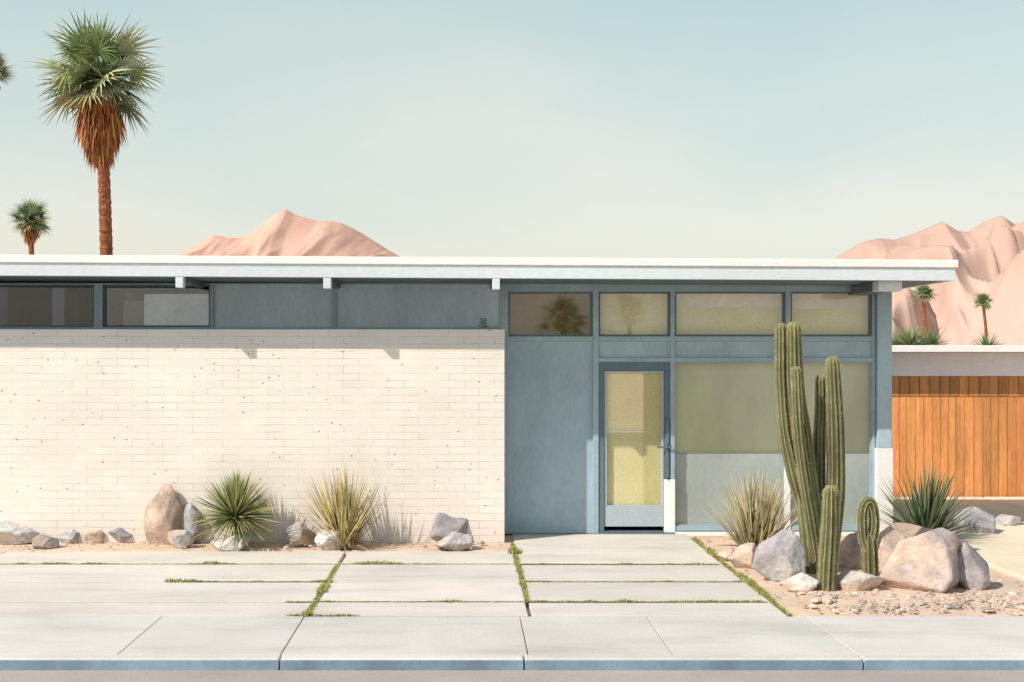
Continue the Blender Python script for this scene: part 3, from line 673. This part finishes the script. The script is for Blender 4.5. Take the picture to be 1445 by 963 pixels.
rock(226,293,711,768,LG,GREY,27,'pale grey boulder leaning on a taller one',peak=.35)
rock(232,272,750,774,TAN,LG,8,'small tan stone at the foot of boulders')
rock(293,352,756,776,PALE,LG,9,'low white stone on sand')
rock(396,447,738,772,LG,BRN,10,'rounded grey-brown boulder by the brick wall',peak=.2)
rock(441,494,750,776,PALE,GREY,11,'pale stone beside yellow desert grass')
rock(593,680,720,768,LIL,GREY,28,'broad grey mound-shaped boulder by the brick wall',peak=.35)
rock(612,668,753,777,BRN,LG,13,'small brown stone in front of grey boulder')
rock(1062,1150,750,824,LIL,LG,14,'large grey boulder beside the cactus',peak=.25)
rock(1032,1083,770,803,TAN,PINK,15,'tan stone at the foot of desert grass')
rock(1016,1046,774,790,PINK,TAN,16,'small pink-tan stone at path edge')
rock(1108,1158,811,838,TAN,PALE,17,'small tan stone in front of the cactus')
rock(1180,1252,808,838,TAN,LG,18,'low tan stone beside the short cactus')
rock(1232,1290,746,806,PINK,TAN,19,'pinkish boulder behind larger boulders')
rock(1252,1335,741,782,BRN,TAN,20,'brown flat boulder below the agave')
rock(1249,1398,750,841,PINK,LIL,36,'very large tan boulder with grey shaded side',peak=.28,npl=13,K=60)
rock(1345,1416,768,838,LIL,GREY,23,'grey boulder leaning against a larger one',peak=.35,npl=12)
rock(1338,1421,719,760,LG,GREY,24,'flat grey boulder beside the neighbouring driveway',peak=.2)
rock(1182,1240,752,806,PINK,LIL,25,'tan boulder behind the cactus',peak=.2)
rock(1404,1448,728,748,LG,TAN,26,'small grey stone beside the neighbouring driveway')
mb=MB(); bm=bmesh.new(); bmesh.ops.create_icosphere(bm,subdivisions=1,radius=1); bm.verts.ensure_lookup_table()
iv=[v.co.copy() for v in bm.verts]; iF=[tuple(v.index for v in f.verts) for f in bm.faces]; bm.free()
def pebbles(n,xa,xb,ya,yb,s0,s1,cond=None):
    for k in range(n):
        x=U(xa,xb); y=U(ya,yb)
        if cond and not cond(x,y): continue
        s=U(s0,s1)*(0.5+R()); a=U(0,6.28); c=vary(random.choice([(0.56,0.44,0.34),(0.44,0.37,0.32),(0.62,0.52,0.43),(0.34,0.29,0.26)]),.2)
        sx,sy,sz=s*U(.8,1.4),s*U(.8,1.2),s*U(.4,.7); b0=len(mb.v)
        for v in iv:
            p=Vector((v.x*sx,v.y*sy,v.z*sz))*(1+0.25*noise.noise(v*2+Vector((k,0,0)))); ca,sa=math.cos(a),math.sin(a)
            mb.vert((x+p.x*ca-p.y*sa,y+p.x*sa+p.y*ca,0.022+p.z),c)
        for f in iF: mb.face(*[q+b0 for q in f])
pebbles(1000,2.9,5.6,-4.75,-3.9,0.005,0.02,lambda x,y: x>3.0+R()*0.5 and noise.noise(Vector((x*1.5,y*2,4)))>-0.25+U(-.2,.2))
pebbles(70,2.95,5.6,-4.7,-3.7,0.025,0.045)
pebbles(400,2.85,5.4,-4.2,-0.6,0.005,0.018)
pebbles(500,-8,0.45,Yd(13.66),-0.75,0.004,0.014)
pebbles(25,-8,0.45,Yd(13.66),-0.75,0.02,0.035)
o=mk('gravel',mb,M['pebble']); o['kind']='stuff'; o['label']='loose tan and grey gravel on sandy soil'; o['category']='gravel'

# ---------------------------------------------------------------- light, sky, camera
sd=Vector((1.55,1.0,-1.66)).normalized()
sun=bpy.data.lights.new('sun','SUN'); sun.energy=4.8; sun.angle=math.radians(0.5); sun.color=(1,0.935,0.86)
so=bpy.data.objects.new('sun',sun); COL.objects.link(so); so.rotation_euler=sd.to_track_quat('-Z','Y').to_euler(); so.location=(-20,-20,30)
w=bpy.data.worlds.new('World'); SC.world=w; w.use_nodes=True
nt=w.node_tree; N=nt.nodes; L=nt.links; bg=N['Background']; out=N['World Output']
sk=N.new('ShaderNodeTexSky'); sk.sky_type='NISHITA'; sk.sun_disc=False; sk.sun_elevation=math.radians(42.0); sk.sun_rotation=math.radians(237.2); sk.dust_density=3.0
bg.inputs['Strength'].default_value=0.05; L.new(sk.outputs[0],bg.inputs[0])
tc=N.new('ShaderNodeTexCoord'); sp=N.new('ShaderNodeSeparateXYZ'); L.new(tc.outputs['Generated'],sp.inputs[0])
nz=N.new('ShaderNodeTexNoise'); nz.inputs['Scale'].default_value=3.2; nz.inputs['Detail'].default_value=5; nz.inputs['Roughness'].default_value=0.5
mp=N.new('ShaderNodeMapping'); mp.inputs['Scale'].default_value=(1,1,2.2); L.new(tc.outputs['Generated'],mp.inputs[0]); L.new(mp.outputs[0],nz.inputs['Vector'])
ma=N.new('ShaderNodeMath'); ma.operation='MULTIPLY_ADD'; ma.inputs[1].default_value=-0.30; L.new(nz.outputs['Fac'],ma.inputs[0])
ad=N.new('ShaderNodeMath'); ad.operation='ADD'; ad.inputs[1].default_value=0.15; L.new(sp.outputs['Z'],ad.inputs[0]); L.new(ad.outputs[0],ma.inputs[2])
cr=N.new('ShaderNodeValToRGB'); L.new(ma.outputs[0],cr.inputs[0])
E=cr.color_ramp.elements; E[0].position=0.0; E[0].color=(0.83,0.775,0.63,1); E[1].position=1.0; E[1].color=(0.08,0.14,0.21,1)
for p,c in ((0.10,(0.79,0.77,0.645)),(0.19,(0.66,0.715,0.62)),(0.30,(0.51,0.64,0.59)),(0.44,(0.35,0.47,0.48)),(0.62,(0.15,0.24,0.30))):
    e=E.new(p); e.color=(*c,1)
b2=N.new('ShaderNodeBackground'); b2.inputs['Strength'].default_value=0.86; L.new(cr.outputs[0],b2.inputs[0])
asd=N.new('ShaderNodeAddShader'); L.new(bg.outputs[0],asd.inputs[0]); L.new(b2.outputs[0],asd.inputs[1]); L.new(asd.outputs[0],out.inputs[0])
cam=bpy.data.cameras.new('camera'); co=bpy.data.objects.new('camera',cam); COL.objects.link(co)
co.location=(0,CAMY,EYE); co.rotation_euler=(math.radians(90),0,0); cam.sensor_width=36; cam.lens=36*F/1445
cam.shift_x=(722.5-655)/1445; cam.shift_y=(505-481.5)/1445; cam.clip_end=6000; cam.clip_start=0.1
SC.camera=co
SC.view_settings.view_transform='Standard'; SC.view_settings.look='None'; SC.view_settings.exposure=0
for o in bpy.data.objects:
    if '_w' in o: del o['_w']
